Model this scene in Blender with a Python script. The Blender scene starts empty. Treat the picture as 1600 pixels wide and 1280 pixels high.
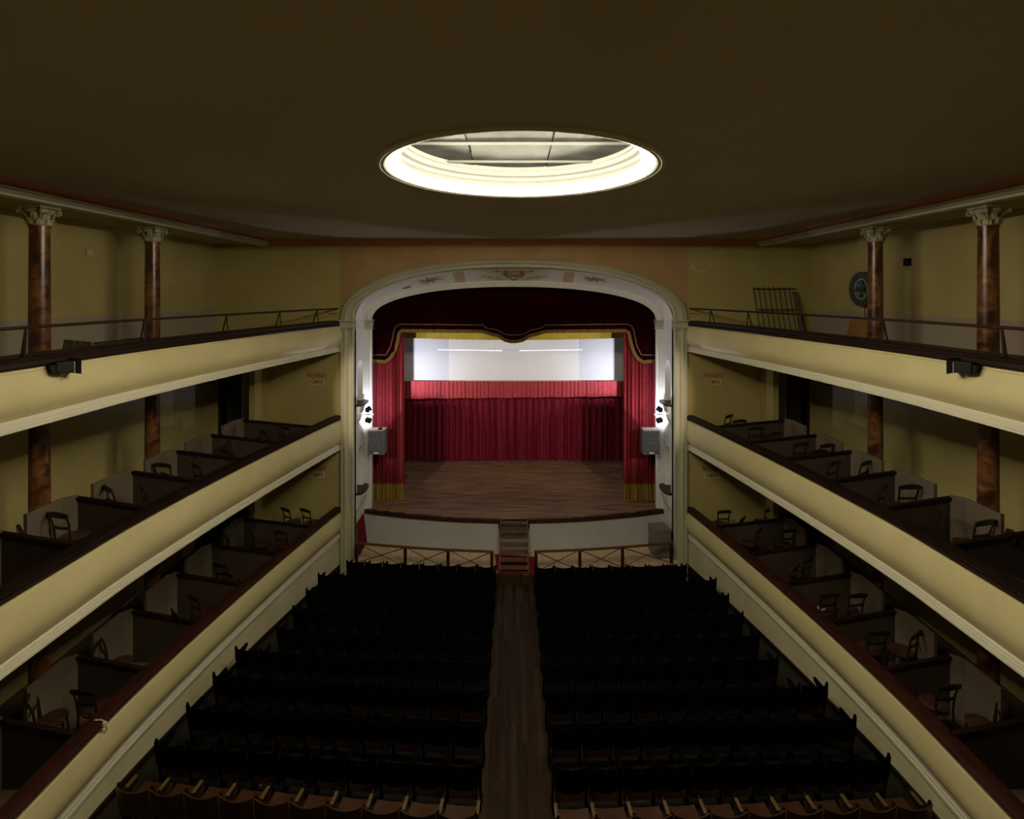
import bpy, bmesh, math, random
from mathutils import Vector, Matrix
random.seed(7)
PI = math.pi
S = bpy.context.scene
C = S.collection
# ------------------------------------------------------------------ camera, world, exposure
F, CX, CY, H = 820.0, 803.0, 460.0, 8.7          # focal length in pixels, principal column/row, eye height
cd = bpy.data.cameras.new('camera'); cam = bpy.data.objects.new('camera', cd); C.objects.link(cam)
cam.location = (0, 0, H); cam.rotation_euler = (PI/2, 0, 0)
cd.sensor_width = 36; cd.lens = F/1600*36
cd.shift_x = (800-CX)/1600; cd.shift_y = -(640-CY)/1600
cd.clip_start = .05
S.camera = cam
w = bpy.data.worlds.new('world'); S.world = w; w.use_nodes = True
w.node_tree.nodes['Background'].inputs[0].default_value = (.9, .75, .5, 1)
w.node_tree.nodes['Background'].inputs[1].default_value = 0.0
S.view_settings.view_transform = 'Standard'; S.view_settings.look = 'None'
S.view_settings.gamma = 1; S.view_settings.use_curve_mapping = False
S.view_settings.exposure = 0.0

BULB_STRENGTH = 1700.0
FLOOD_W, BRACKET_W, CROSS_W, WING_W = 1900.0, 72.0, 230.0, 300.0
def spot(name, loc, target, watts, col, deg, blend, rad):
    l = bpy.data.lights.new(name, 'SPOT'); l.energy = watts; l.color = col
    l.spot_size = math.radians(deg); l.spot_blend = blend; l.shadow_soft_size = rad
    o = bpy.data.objects.new(name, l); C.objects.link(o); o.location = loc
    o.rotation_euler = (Vector(target)-Vector(loc)).to_track_quat('-Z', 'Y').to_euler()
    return o
def point(name, loc, watts, col, rad):
    l = bpy.data.lights.new(name, 'POINT'); l.energy = watts; l.color = col; l.shadow_soft_size = rad
    o = bpy.data.objects.new(name, l); C.objects.link(o); o.location = loc
    return o
for s in (-1, 1):
    spot('flood_beam', (s*6.22, 7.62, 7.60), (s*1.8, 21, 4.3), FLOOD_W, (1, .86, .66), 31, .45, .04)
    spot('cross_beam', (s*4.50, 17.40, 4.95), (-s*5.0, 17.55, 5.2), CROSS_W, (.82, .82, 1), 42, .7, .05)  # extra beam from the bracket, added to brighten the opposite reveal
    spot('bracket_beam', (s*4.50, 17.36, 4.80), (s*4.95, 17.75, 5.25), BRACKET_W, (.80, .82, 1), 178, .12, .05)
    spot('wing_beam', (s*4.46, 20.78, 5.15), (s*1.6, 23.1, 6.2), WING_W, (.82, .84, 1), 160, .5, .012)

# ------------------------------------------------------------------ materials
def mat(name, col, rough=.6, noise=None, nscale=4, metal=0, bump=0, bscale=60, emit=None, estr=0, spec=.5, coord='Object', stretch=(1,1,1), nramp=(.35,.65), detail=5):
    m = bpy.data.materials.new(name); m.use_nodes = True
    nt = m.node_tree; b = nt.nodes['Principled BSDF']
    b.inputs['Base Color'].default_value = (*col, 1); b.inputs['Roughness'].default_value = rough
    b.inputs['Metallic'].default_value = metal; b.inputs['Specular IOR Level'].default_value = spec
    tc = nt.nodes.new('ShaderNodeTexCoord'); mp = nt.nodes.new('ShaderNodeMapping')
    nt.links.new(tc.outputs[coord], mp.inputs[0]); mp.inputs['Scale'].default_value = stretch
    if noise:
        n = nt.nodes.new('ShaderNodeTexNoise'); n.inputs['Scale'].default_value = nscale; n.inputs['Detail'].default_value = detail
        nt.links.new(mp.outputs[0], n.inputs['Vector'])
        r = nt.nodes.new('ShaderNodeValToRGB'); r.color_ramp.elements[0].position = nramp[0]; r.color_ramp.elements[1].position = nramp[1]
        r.color_ramp.elements[0].color = (*noise, 1); r.color_ramp.elements[1].color = (*col, 1)
        nt.links.new(n.outputs['Fac'], r.inputs[0]); nt.links.new(r.outputs[0], b.inputs['Base Color'])
    if bump:
        n2 = nt.nodes.new('ShaderNodeTexNoise'); n2.inputs['Scale'].default_value = bscale
        nt.links.new(mp.outputs[0], n2.inputs['Vector'])
        bp = nt.nodes.new('ShaderNodeBump'); bp.inputs['Strength'].default_value = bump; bp.inputs['Distance'].default_value = .02
        nt.links.new(n2.outputs['Fac'], bp.inputs['Height']); nt.links.new(bp.outputs[0], b.inputs['Normal'])
    if emit:
        b.inputs['Emission Color'].default_value = (*emit, 1); b.inputs['Emission Strength'].default_value = estr
    return m
M = {}
M['yellow'] = mat('yellow_plaster', (.42,.34,.12), .8, (.38,.30,.10), .9, bump=.15, bscale=9)
M['parapet'] = mat('cream_parapet', (.63,.54,.29), .5, (.57,.485,.25), 1.3, bump=.08, bscale=14)
M['white'] = mat('white_moulding', (.62,.58,.45), .55, (.60,.56,.43), .3)
M['pale'] = mat('pale_dado', (.66,.59,.38), .7, (.58,.51,.31), 1.5)
M['ceil'] = mat('ceiling_plaster', (.52,.43,.31), .9, (.46,.375,.25), .35, bump=.1, bscale=5)
M['cove'] = mat('brown_cove', (.62,.29,.14), .85, (.55,.25,.12), 1.5)
M['peach'] = mat('peach_plaster', (.44,.26,.12), .8, (.38,.22,.10), 1.2)
M['peachyellow'] = mat('peach_yellow', (.42,.285,.12), .8, (.37,.24,.10), 2.5)
M['pros'] = mat('proscenium_cream', (.48,.45,.31), .6, (.44,.41,.28), 1.2)
M['reveal'] = mat('reveal_white', (.72,.70,.64), .6, (.66,.64,.57), 1.2)
M['lilac'] = mat('soffit_plaster', (.84,.76,.66), .7, (.79,.71,.61), 2)
M['greywall'] = mat('grey_stage_front', (.52,.51,.52), .7, (.47,.46,.46), 1.2)
M['wood'] = mat('dark_brown_wood', (.017,.0075,.0045), .45, (.010,.0045,.003), 3, spec=.2)
M['woodred'] = mat('red_brown_wood', (.042,.012,.006), .45, (.026,.008,.004), 4, spec=.25)
M['partition'] = mat('partition_panel', (.062,.042,.027), .85, (.05,.034,.022), 1.5, spec=.2)
M['stub'] = mat('pink_grey_panel', (.15,.112,.080), .85, (.125,.095,.066), 1.6, spec=.2)
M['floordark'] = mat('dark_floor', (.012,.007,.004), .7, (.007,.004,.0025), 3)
M['tierfloor'] = mat('gallery_floor', (.10,.06,.03), .7, (.07,.04,.02), 2)
M['plank1'] = mat('aisle_board', (.030,.016,.007), .5, (.018,.009,.004), 2, stretch=(6,.8,1), spec=.15)
M['plank2'] = mat('aisle_board_dark', (.022,.011,.005), .5, (.014,.007,.003), 2, stretch=(6,.8,1), spec=.15)
M['plank3'] = mat('aisle_board_light', (.042,.025,.011), .5, (.028,.016,.007), 2, stretch=(6,.8,1), spec=.15)
M['plank4'] = mat('aisle_board_worn', (.052,.032,.014), .5, (.036,.021,.009), 2, stretch=(6,.8,1), spec=.15)  # paler boards at the stage end of the aisle and the platform edge
M['stagewood'] = mat('stage_board', (.31,.185,.105), .5, (.13,.072,.038), 1.6, stretch=(.7,7,1), detail=8)
M['pitwood'] = mat('pit_board', (.60,.47,.31), .6, (.48,.36,.22), 2, stretch=(7,.8,1))
M['stepwood'] = mat('step_wood', (.17,.10,.045), .6, (.11,.06,.028), 4, spec=.2)
M['railwood'] = mat('rail_wood', (.15,.065,.028), .5, (.10,.04,.016), 4, spec=.2)
M['reddrape'] = mat('red_drape', (.15,.010,.018), .9, spec=.1)
M['red'] = mat('red_curtain', (.19,.016,.032), .9, (.15,.012,.024), 6, spec=.05)
M['redside'] = mat('side_curtain_red', (.25,.026,.034), .85, (.20,.02,.026), 6, spec=.1)
M['pelmet'] = mat('pelmet_red', (.40,.055,.062), .85, (.34,.045,.05), 6, spec=.1)
M['velvet'] = mat('dark_velvet', (.017,.0014,.0014), 1, (.012,.001,.001), 5, spec=.0)
M['redcloth'] = mat('red_carpet_cloth', (.20,.010,.020), .9, spec=.1)
M['gold'] = mat('gold_fringe', (.42,.30,.06), .8, (.24,.16,.03), 40, stretch=(3,1,.3), spec=.1)
M['golddull'] = mat('old_gold_fringe', (.20,.12,.035), .8, (.10,.06,.02), 30, stretch=(3,1,.6), spec=.1)
M['goldbright'] = mat('yellow_fringe', (.88,.72,.13), .8, (.66,.50,.08), 30, stretch=(3,1,.6), spec=.1)
M['braid'] = mat('braid', (.17,.10,.085), .7)
M['screen'] = mat('screen_cloth', (.78,.77,.75), .8)
M['black'] = mat('black_metal', (.008,.008,.007), .6, spec=.2)
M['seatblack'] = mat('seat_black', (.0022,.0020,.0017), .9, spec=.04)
M['seatwood'] = mat('seat_wood', (.030,.015,.008), .5, (.018,.008,.004), 5, stretch=(1,1,5), spec=.2)
M['seatbrown'] = mat('seat_brown', (.055,.019,.006), .35, (.035,.012,.004), 4)
M['armtan'] = mat('armrest_tan', (.14,.08,.025), .4, (.10,.055,.018), 5)
M['iron'] = mat('dark_iron', (.030,.015,.009), .6, spec=.2)
M['steel'] = mat('steel', (.45,.45,.45), .3, metal=1)
M['speaker'] = mat('speaker_grille', (.045,.05,.058), .6, bump=.3, bscale=300)
M['speakertop'] = mat('speaker_top', (.40,.34,.31), .7)
M['speakertrim'] = mat('speaker_trim', (.10,.11,.12), .5)
M['badge'] = mat('badge', (.75,.7,.7), .4)
M['drum'] = mat('drum_white', (.40,.39,.375), .7, spec=.2)
M['foil'] = mat('silver_foil', (.10,.10,.095), .6, (.05,.05,.048), 2.2, bump=.5, bscale=3, spec=.12)
M['bar'] = mat('bar_grey', (.25,.25,.24), .7, spec=.1)
M['signwhite'] = mat('sign_board', (.50,.44,.26), .6)
M['signred'] = mat('sign_red', (.30,.03,.025), .7)
M['chair'] = mat('chair_wood', (.022,.013,.008), .35)
M['chairseat'] = mat('chair_seat', (.05,.02,.012), .45)
M['cabinet'] = mat('grey_cabinet', (.17,.17,.13), .6, (.14,.14,.11), 3)
M['doordark'] = mat('door_dark', (.05,.04,.025), .7)
M['doorblue'] = mat('door_blue_grey', (.24,.27,.25), .6)
M['board'] = mat('tan_board', (.30,.15,.04), .7)
M['fan'] = mat('fan_dark', (.05,.055,.045), .5)
M['fanblue'] = mat('fan_blue', (.22,.26,.30), .4)
M['gild'] = mat('gilt_paint', (.36,.21,.06), .6)
M['giltpale'] = mat('gilt_paint_pale', (.62,.42,.28), .7)
M['mesh'] = mat('patterned_panel', (.16,.13,.06), .7, (.05,.04,.02), 30, nramp=(.45,.55))
M['bulb'] = mat('bulb_glow', (1,1,1), .5, emit=(1,.925,.68), estr=BULB_STRENGTH)
M['tube'] = mat('tube_glow', (1,1,1), .5, emit=(.75,.85,1), estr=1.6)
M['lens'] = mat('lamp_lens', (1,1,1), .5, emit=(.85,.9,1), estr=6)
# marbled columns
def marble():
    m = bpy.data.materials.new('brown_marbling'); m.use_nodes = True; nt = m.node_tree; b = nt.nodes['Principled BSDF']
    tc = nt.nodes.new('ShaderNodeTexCoord'); n = nt.nodes.new('ShaderNodeTexNoise'); n.inputs['Scale'].default_value = 3.2; n.inputs['Detail'].default_value = 8
    n.inputs['Distortion'].default_value = 1.2
    nt.links.new(tc.outputs['Object'], n.inputs['Vector'])
    r = nt.nodes.new('ShaderNodeValToRGB'); e = r.color_ramp.elements
    e[0].position = .36; e[0].color = (.03,.010,.005,1); e[1].position = .70; e[1].color = (.28,.12,.04,1)
    x = e.new(.5); x.color = (.12,.04,.014,1)
    nt.links.new(n.outputs['Fac'], r.inputs[0]); nt.links.new(r.outputs[0], b.inputs['Base Color'])
    b.inputs['Roughness'].default_value = .3
    return m
M['marble'] = marble()
# gallery back wall: yellow paint, pinkish dado on the top gallery, grey distemper patch above the middle gallery
def gallery_wall():
    m = bpy.data.materials.new('gallery_wall_paint'); m.use_nodes = True; nt = m.node_tree; b = nt.nodes['Principled BSDF']
    N = nt.nodes.new; L = nt.links.new
    tc = N('ShaderNodeTexCoord'); sp = N('ShaderNodeSeparateXYZ'); L(tc.outputs['Object'], sp.inputs[0])
    def m2(op, a, bb):
        q = N('ShaderNodeMath'); q.operation = op
        for i, v in enumerate((a, bb)):
            if isinstance(v, (int, float)): q.inputs[i].default_value = v
            else: L(v, q.inputs[i])
        return q.outputs[0]
    n = N('ShaderNodeTexNoise'); n.inputs['Scale'].default_value = .8; n.inputs['Detail'].default_value = 6; L(tc.outputs['Object'], n.inputs['Vector'])
    r = N('ShaderNodeValToRGB'); r.color_ramp.elements[0].position = .35; r.color_ramp.elements[1].position = .7
    r.color_ramp.elements[0].color = (.39,.31,.115,1); r.color_ramp.elements[1].color = (.46,.37,.15,1); L(n.outputs['Fac'], r.inputs[0])
    stepn = N('ShaderNodeTexVoronoi'); stepn.inputs['Scale'].default_value = .9; stepn.distance = 'CHEBYCHEV'; L(tc.outputs['Object'], stepn.inputs['Vector'])
    zj = m2('ADD', sp.outputs['Z'], m2('MULTIPLY', n.outputs['Fac'], .10))
    dado = m2('MULTIPLY', m2('GREATER_THAN', zj, 7.0), m2('LESS_THAN', zj, 8.26))
    mx = N('ShaderNodeMix'); mx.data_type = 'RGBA'; L(dado, mx.inputs[0]); L(r.outputs[0], mx.inputs[6]); mx.inputs[7].default_value = (.36,.28,.21,1)
    ystep = m2('MULTIPLY', m2('FLOOR', m2('MULTIPLY', sp.outputs['Y'], .8), 0), .13)
    zz = m2('ADD', sp.outputs['Z'], ystep)
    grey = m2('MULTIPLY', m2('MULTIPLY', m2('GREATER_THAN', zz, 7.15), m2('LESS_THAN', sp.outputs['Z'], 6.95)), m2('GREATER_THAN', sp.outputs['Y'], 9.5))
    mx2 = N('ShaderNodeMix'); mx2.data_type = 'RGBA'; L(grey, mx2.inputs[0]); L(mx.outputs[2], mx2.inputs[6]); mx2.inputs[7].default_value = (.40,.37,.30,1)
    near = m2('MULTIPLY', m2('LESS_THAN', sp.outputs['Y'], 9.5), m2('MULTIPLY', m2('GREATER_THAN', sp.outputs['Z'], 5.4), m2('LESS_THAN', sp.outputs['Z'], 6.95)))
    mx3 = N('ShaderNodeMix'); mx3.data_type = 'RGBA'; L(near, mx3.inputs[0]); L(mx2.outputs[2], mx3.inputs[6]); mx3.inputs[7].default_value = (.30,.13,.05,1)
    L(mx3.outputs[2], b.inputs['Base Color']); b.inputs['Roughness'].default_value = .85
    return m
M['gwall'] = gallery_wall()

# ------------------------------------------------------------------ mesh helpers
class MB:
    def __init__(s): s.v = []; s.f = []
    def add(s, vs, fs):
        o = len(s.v); s.v += [tuple(v) for v in vs]; s.f += [tuple(i+o for i in f) for f in fs]; return s
    def box(s, x0, x1, y0, y1, z0, z1, mtx=None):
        vs = [Vector((x, y, z)) for z in (z0, z1) for y in (y0, y1) for x in (x0, x1)]
        if mtx: vs = [mtx @ v for v in vs]
        return s.add(vs, [(0,2,3,1),(4,5,7,6),(0,1,5,4),(2,6,7,3),(0,4,6,2),(1,3,7,5)])
    def cbox(s, c, d, mtx=None):
        return s.box(c[0]-d[0]/2, c[0]+d[0]/2, c[1]-d[1]/2, c[1]+d[1]/2, c[2]-d[2]/2, c[2]+d[2]/2, mtx)
    def tube(s, pts, r, n=8, cap=True):
        pts = [Vector(p) for p in pts]; rs = r if isinstance(r, (list, tuple)) else [r]*len(pts)
        rings = []
        for i, p in enumerate(pts):
            d = (pts[min(i+1, len(pts)-1)] - pts[max(i-1, 0)]).normalized()
            a = Vector((0,0,1)) if abs(d.z) < .9 else Vector((1,0,0))
            u = d.cross(a).normalized(); v = d.cross(u)
            rings.append([p + (u*math.cos(2*PI*k/n) + v*math.sin(2*PI*k/n))*rs[i] for k in range(n)])
        vs = [q for rg in rings for q in rg]; fs = []
        for i in range(len(pts)-1):
            for k in range(n):
                fs.append((i*n+k, i*n+(k+1)%n, (i+1)*n+(k+1)%n, (i+1)*n+k))
        if cap: fs += [tuple(range(n))[::-1], tuple(range((len(pts)-1)*n, len(pts)*n))]
        return s.add(vs, fs)
    def lathe(s, prof, n=20, c=(0,0,0), closed=False):
        vs = [(c[0]+r*math.cos(2*PI*k/n), c[1]+r*math.sin(2*PI*k/n), c[2]+z) for r, z in prof for k in range(n)]
        fs = []; m = len(prof)
        for i in range(m if closed else m-1):
            j = (i+1) % m
            for k in range(n): fs.append((i*n+k, i*n+(k+1)%n, j*n+(k+1)%n, j*n+k))
        return s.add(vs, fs)
    def grid(s, rows, closed=False):
        n = len(rows[0]); vs = [p for r in rows for p in r]; fs = []
        for i in range(len(rows)-1):
            for k in range(n if closed else n-1):
                fs.append((i*n+k, i*n+(k+1)%n, (i+1)*n+(k+1)%n, (i+1)*n+k))
        return s.add(vs, fs)
    def poly(s, pts, d):
        # extruded polygon: pts list of Vectors, d extrusion vector
        n = len(pts); pts = [Vector(p) for p in pts]; d = Vector(d)
        return s.add(pts+[p+d for p in pts], [tuple(range(n))[::-1], tuple(range(n, 2*n))]+[(i, (i+1)%n, n+(i+1)%n, n+i) for i in range(n)])
    def build(s, name, m, parent=None, smooth=False, bevel=0, recalc=True):
        me = bpy.data.meshes.new(name); me.from_pydata(s.v, [], s.f)
        if recalc:
            bm = bmesh.new(); bm.from_mesh(me); bmesh.ops.recalc_face_normals(bm, faces=bm.faces); bm.to_mesh(me); bm.free()
        if smooth:
            me.polygons.foreach_set('use_smooth', [True]*len(me.polygons))
            try: me.set_sharp_from_angle(angle=math.radians(38))
            except Exception: pass
        me.materials.append(m)
        o = bpy.data.objects.new(name, me); C.objects.link(o)
        if parent: o.parent = parent
        if bevel:
            b = o.modifiers.new('bevel', 'BEVEL'); b.width = bevel; b.segments = 2; b.limit_method = 'ANGLE'
        return o
def plate(name, m, outlines, depth, mtx, parent=None):
    """flat plate with holes: outlines are lists of 2-D points, first the outer one; extruded by depth, placed by mtx (x,y -> plate plane)"""
    cu = bpy.data.curves.new(name, 'CURVE'); cu.dimensions = '2D'; cu.fill_mode = 'BOTH'; cu.extrude = depth/2
    for o in outlines:
        sp = cu.splines.new('POLY'); sp.points.add(len(o)-1); sp.use_cyclic_u = True
        for i, p in enumerate(o): sp.points[i].co = (p[0], p[1], 0, 1)
    t = bpy.data.objects.new(name, cu); C.objects.link(t)
    bpy.context.view_layer.update()
    me = bpy.data.meshes.new_from_object(t.evaluated_get(bpy.context.evaluated_depsgraph_get()))
    bpy.data.objects.remove(t); bpy.data.curves.remove(cu)
    me.name = name; me.transform(mtx); me.materials.clear(); me.materials.append(m)
    o = bpy.data.objects.new(name, me); C.objects.link(o)
    if parent: o.parent = parent
    return o
def tag(o, label=None, cat=None, group=None, kind=None):
    for k, v in (('label', label), ('category', cat), ('group', group), ('kind', kind)):
        if v: o[k] = v
    return o
def thing(name, loc, label, cat, group=None, rz=0):
    o = bpy.data.objects.new(name, None); C.objects.link(o); o.location = loc; o.rotation_euler = (0,0,rz); o.empty_display_size = .1
    return tag(o, label, cat, group)
def struct(o): o['kind'] = 'structure'; return o
def kids(o): return [c for c in o.children]
def dup(root, loc, rz, label, group=None):
    r = root.copy(); C.objects.link(r); r.location = loc; r.rotation_euler = (0,0,rz); r['label'] = label
    if group: r['group'] = group
    for ch in kids(root):
        c = ch.copy(); C.objects.link(c); c.parent = r
        for g in kids(ch):
            d = g.copy(); C.objects.link(d); d.parent = c
    return r
def P(px, py, Y): return Vector(((px-CX)*Y/F, Y, H-(py-CY)*Y/F))
XZ = lambda y: Matrix(((1,0,0,0),(0,0,-1,y),(0,1,0,0),(0,0,0,1)))      # plate in the x-z plane at depth y
YZ = lambda x: Matrix(((0,0,1,x),(1,0,0,0),(0,1,0,0),(0,0,0,1)))       # plate in the y-z plane at x
SIDE = {-1: 'left', 1: 'right'}

# ------------------------------------------------------------------ the hall: shell
DP = 16.6                                   # proscenium wall
CEIL = 10.44
XW = 9.43                                   # gallery back walls
def floor_z(y): return .93-.0537*y
ZP = .38                                    # orchestra platform
ZS = 1.45                                   # stage floor
def px_(y):                                 # half width of the parapet line at depth y
    return 6.52 if y < 8.5 else 6.52-.0567*(y-8.5)**1.4
def sup(a, b, z0, n, t):                    # super-elliptic arch point, t 0..1 left to right
    th = PI*(1-t); c, s_ = math.cos(th), math.sin(th)
    return (a*math.copysign(abs(c)**(2/n), c), z0+b*abs(s_)**(2/n))
arch_o = lambda t: sup(5.47, 1.94, 7.87, 2.25, t)
arch_f = lambda t: sup(5.04, 1.66, 7.87, 2.25, t)
arch_i = lambda t: sup(5.04, 1.29, 7.85, 2.2, t)
arch_n = lambda t: sup(4.86, 1.16, 7.83, 2.2, t)

m_ = MB(); m_.grid([[(-7, -2.5, floor_z(-2.5)), (7, -2.5, floor_z(-2.5))], [(-7, 15.6, floor_z(15.6)), (7, 15.6, floor_z(15.6))]])
m_.grid([[(-7, -2.5, -.4), (7, -2.5, -.4)], [(-7, 15.6, -.4), (7, 15.6, -.4)]])
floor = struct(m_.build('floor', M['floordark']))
# aisle boards, each its own piece
bw = .1
rng = random.Random(3)
proto_pl = {}
for i in range(12):
    x = -.55+.1*i
    y = 5.6 + rng.random()*.8
    y = 5.0
    first = True
    while y < 15.5:
        ln = 1.6+rng.random()*1.8
        if first: ln = .6+rng.random()*1.6; first = False
        y1 = min(y+ln, 15.53)
        if y1 > 15.1: y1 = 15.53
        q = MB(); a, b = y+.003, y1-.003; h_ = .006+rng.random()*.004
        q.add([(x+.002, a, floor_z(a)), (x+bw-.003, a, floor_z(a)), (x+bw-.003, b, floor_z(b)), (x+.002, b, floor_z(b)),
               (x+.002, a, floor_z(a)+h_), (x+bw-.003, a, floor_z(a)+h_), (x+bw-.003, b, floor_z(b)+h_), (x+.002, b, floor_z(b)+h_)],
              [(0,1,5,4),(1,2,6,5),(2,3,7,6),(3,0,4,7),(4,5,6,7)])
        m = M[rng.choice(['plank1','plank1','plank2','plank3'])]
        if y > 13.9: m = M['plank4']
        q.build('plank', m, floor); y = y1

# ceiling with the round opening
DC = (.09, 7.35); DR = 1.86
circ = lambda r, n=96: [(DC[0]+r*math.cos(2*PI*k/n), DC[1]+r*math.sin(2*PI*k/n)) for k in range(n)]
ceiling = struct(plate('ceiling', M['ceil'], [[(-7.6,-2.5),(7.6,-2.5),(7.6,DP+.1),(-7.6,DP+.1)], circ(DR)], .06, Matrix.Translation((0,0,CEIL+.03))))
for s in (-1, 1):
    n = SIDE[s]
    # brown cove and white fascia of the hall cornice
    q = MB(); prof = [(7.50,CEIL),(7.54,CEIL-.035),(7.62,CEIL-.06),(7.70,CEIL-.09),(7.73,CEIL-.11),(7.73,CEIL+.02)]
    q.grid([[(s*x, y, z) for x, z in prof] for y in (-2.5, DP)])
    struct(q.build('trim_1' if s < 0 else 'trim_2', M['cove'], smooth=True))
    q = MB(); prof = [(7.62,CEIL-.10),(7.63,CEIL-.13),(7.68,CEIL-.135),(7.69,CEIL-.175),(7.74,CEIL-.18),(7.75,CEIL-.225),(7.95,CEIL-.225),(7.95,CEIL-.1)]
    q.grid([[(s*x, y, z) for x, z in prof] for y in (-2.5, DP)])
    struct(q.build('trim_3' if s < 0 else 'trim_4', M['white']))
    struct(MB().box(min(s*7.73, s*9.6), max(s*7.73, s*9.6), -2.5, DP, CEIL-.16, CEIL-.05).build('ceiling_'+n, M['yellow']))
    # gallery back wall
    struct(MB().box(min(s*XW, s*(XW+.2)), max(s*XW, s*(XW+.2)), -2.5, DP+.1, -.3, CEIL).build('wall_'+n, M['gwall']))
    # wall below the lowest parapet
    ys = [-2.5+ i*(DP+2.5)/30 for i in range(31)]
    q = MB(); q.grid([[(s*(px_(y)+.05), y, -.4), (s*(px_(y)+.05), y, 1.06)] for y in ys])
    struct(q.build('wall_stalls_'+n, M['pale']))
    q = MB(); q.grid([[(s*(px_(y)+.02), y, -.3), (s*(px_(y)+.02), y, floor_z(y)+.10), (s*(px_(y)+.05), y, floor_z(y)+.12)] for y in ys])
    struct(q.build('baseboard_'+n, M['wood']))
struct(MB().box(-9.7, 9.7, -2.7, -2.5, -.4, CEIL).build('wall_back', M['yellow']))
# front cornice
q = MB(); prof = [(DP-.16,CEIL),(DP-.15,CEIL-.04),(DP-.08,CEIL-.07),(DP-.07,CEIL-.12),(DP-.04,CEIL-.16),(DP-.03,CEIL-.2),(DP,CEIL-.21)]
q.grid([[(x, y, z) for y, z in prof] for x in (-7.72, 7.72)]); struct(q.build('trim_5', M['cove']))

# front wall (yellow) with the door openings of the galleries, and the peach field over the arch
NA = 48
outer = [(-5.30,0)] + [sup(5.30, 1.80, 7.87, 2.25, i/NA) for i in range(NA+1)] + [(5.30,0)]
field = [(-5.50,7.5),(-5.50,CEIL),(5.50,CEIL),(5.50,7.5)] + [(5.30,7.5)] + [sup(5.30, 1.80, 7.87, 2.25, i/NA) for i in range(NA, -1, -1)] + [(-5.30,7.5)]
struct(plate('wall_front', M['peach'], [field], .25, XZ(DP+.125)))
for s in (-1, 1):
    rect = [(s*5.28,-.4),(s*9.6,-.4),(s*9.6,CEIL),(s*5.5,CEIL),(s*5.5,7.5),(s*5.28,7.5)]
    holes = [[(s*8.36,zf),(s*9.25,zf),(s*9.25,zf+2.25),(s*8.36,zf+2.25)] for zf in (1.16, 4.02)]
    struct(plate('wall_front_'+SIDE[s], M['yellow'], [rect]+holes, .25, XZ(DP+.125)))
    for k, zf in enumerate((1.16, 4.02)):
        nm = 'door_%d' % (k+1+(0 if s < 0 else 2))
        d = thing(nm, (s*8.8, DP+.2, zf), None, None); struct(d)
        MB().box(-.445, .445, .1, .14, 0, 2.25).build('door_leaf', M['doordark'], d)  # dark sheet stands in for the shade inside the open doorway
        MB().box(min(-s*.38,-s*.16), max(-s*.38,-s*.16), -.16, -.12, .02, 2.24).build('open_leaf', M['doorblue'], d)
        q = MB(); q.box(-.52,-.45,-.24,.1,0,2.3).box(.45,.52,-.24,.1,0,2.3).box(-.52,.52,-.24,.1,2.25,2.32); q.build('door_frame', M['wood'], d)
        # pier between box and corridor
        struct(MB().box(min(s*7.78,s*7.95), max(s*7.78,s*7.95), 15.75, DP, zf, zf+2.8 if k else zf+2.65).build('wall_pier_'+SIDE[s], M['yellow']))

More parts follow.
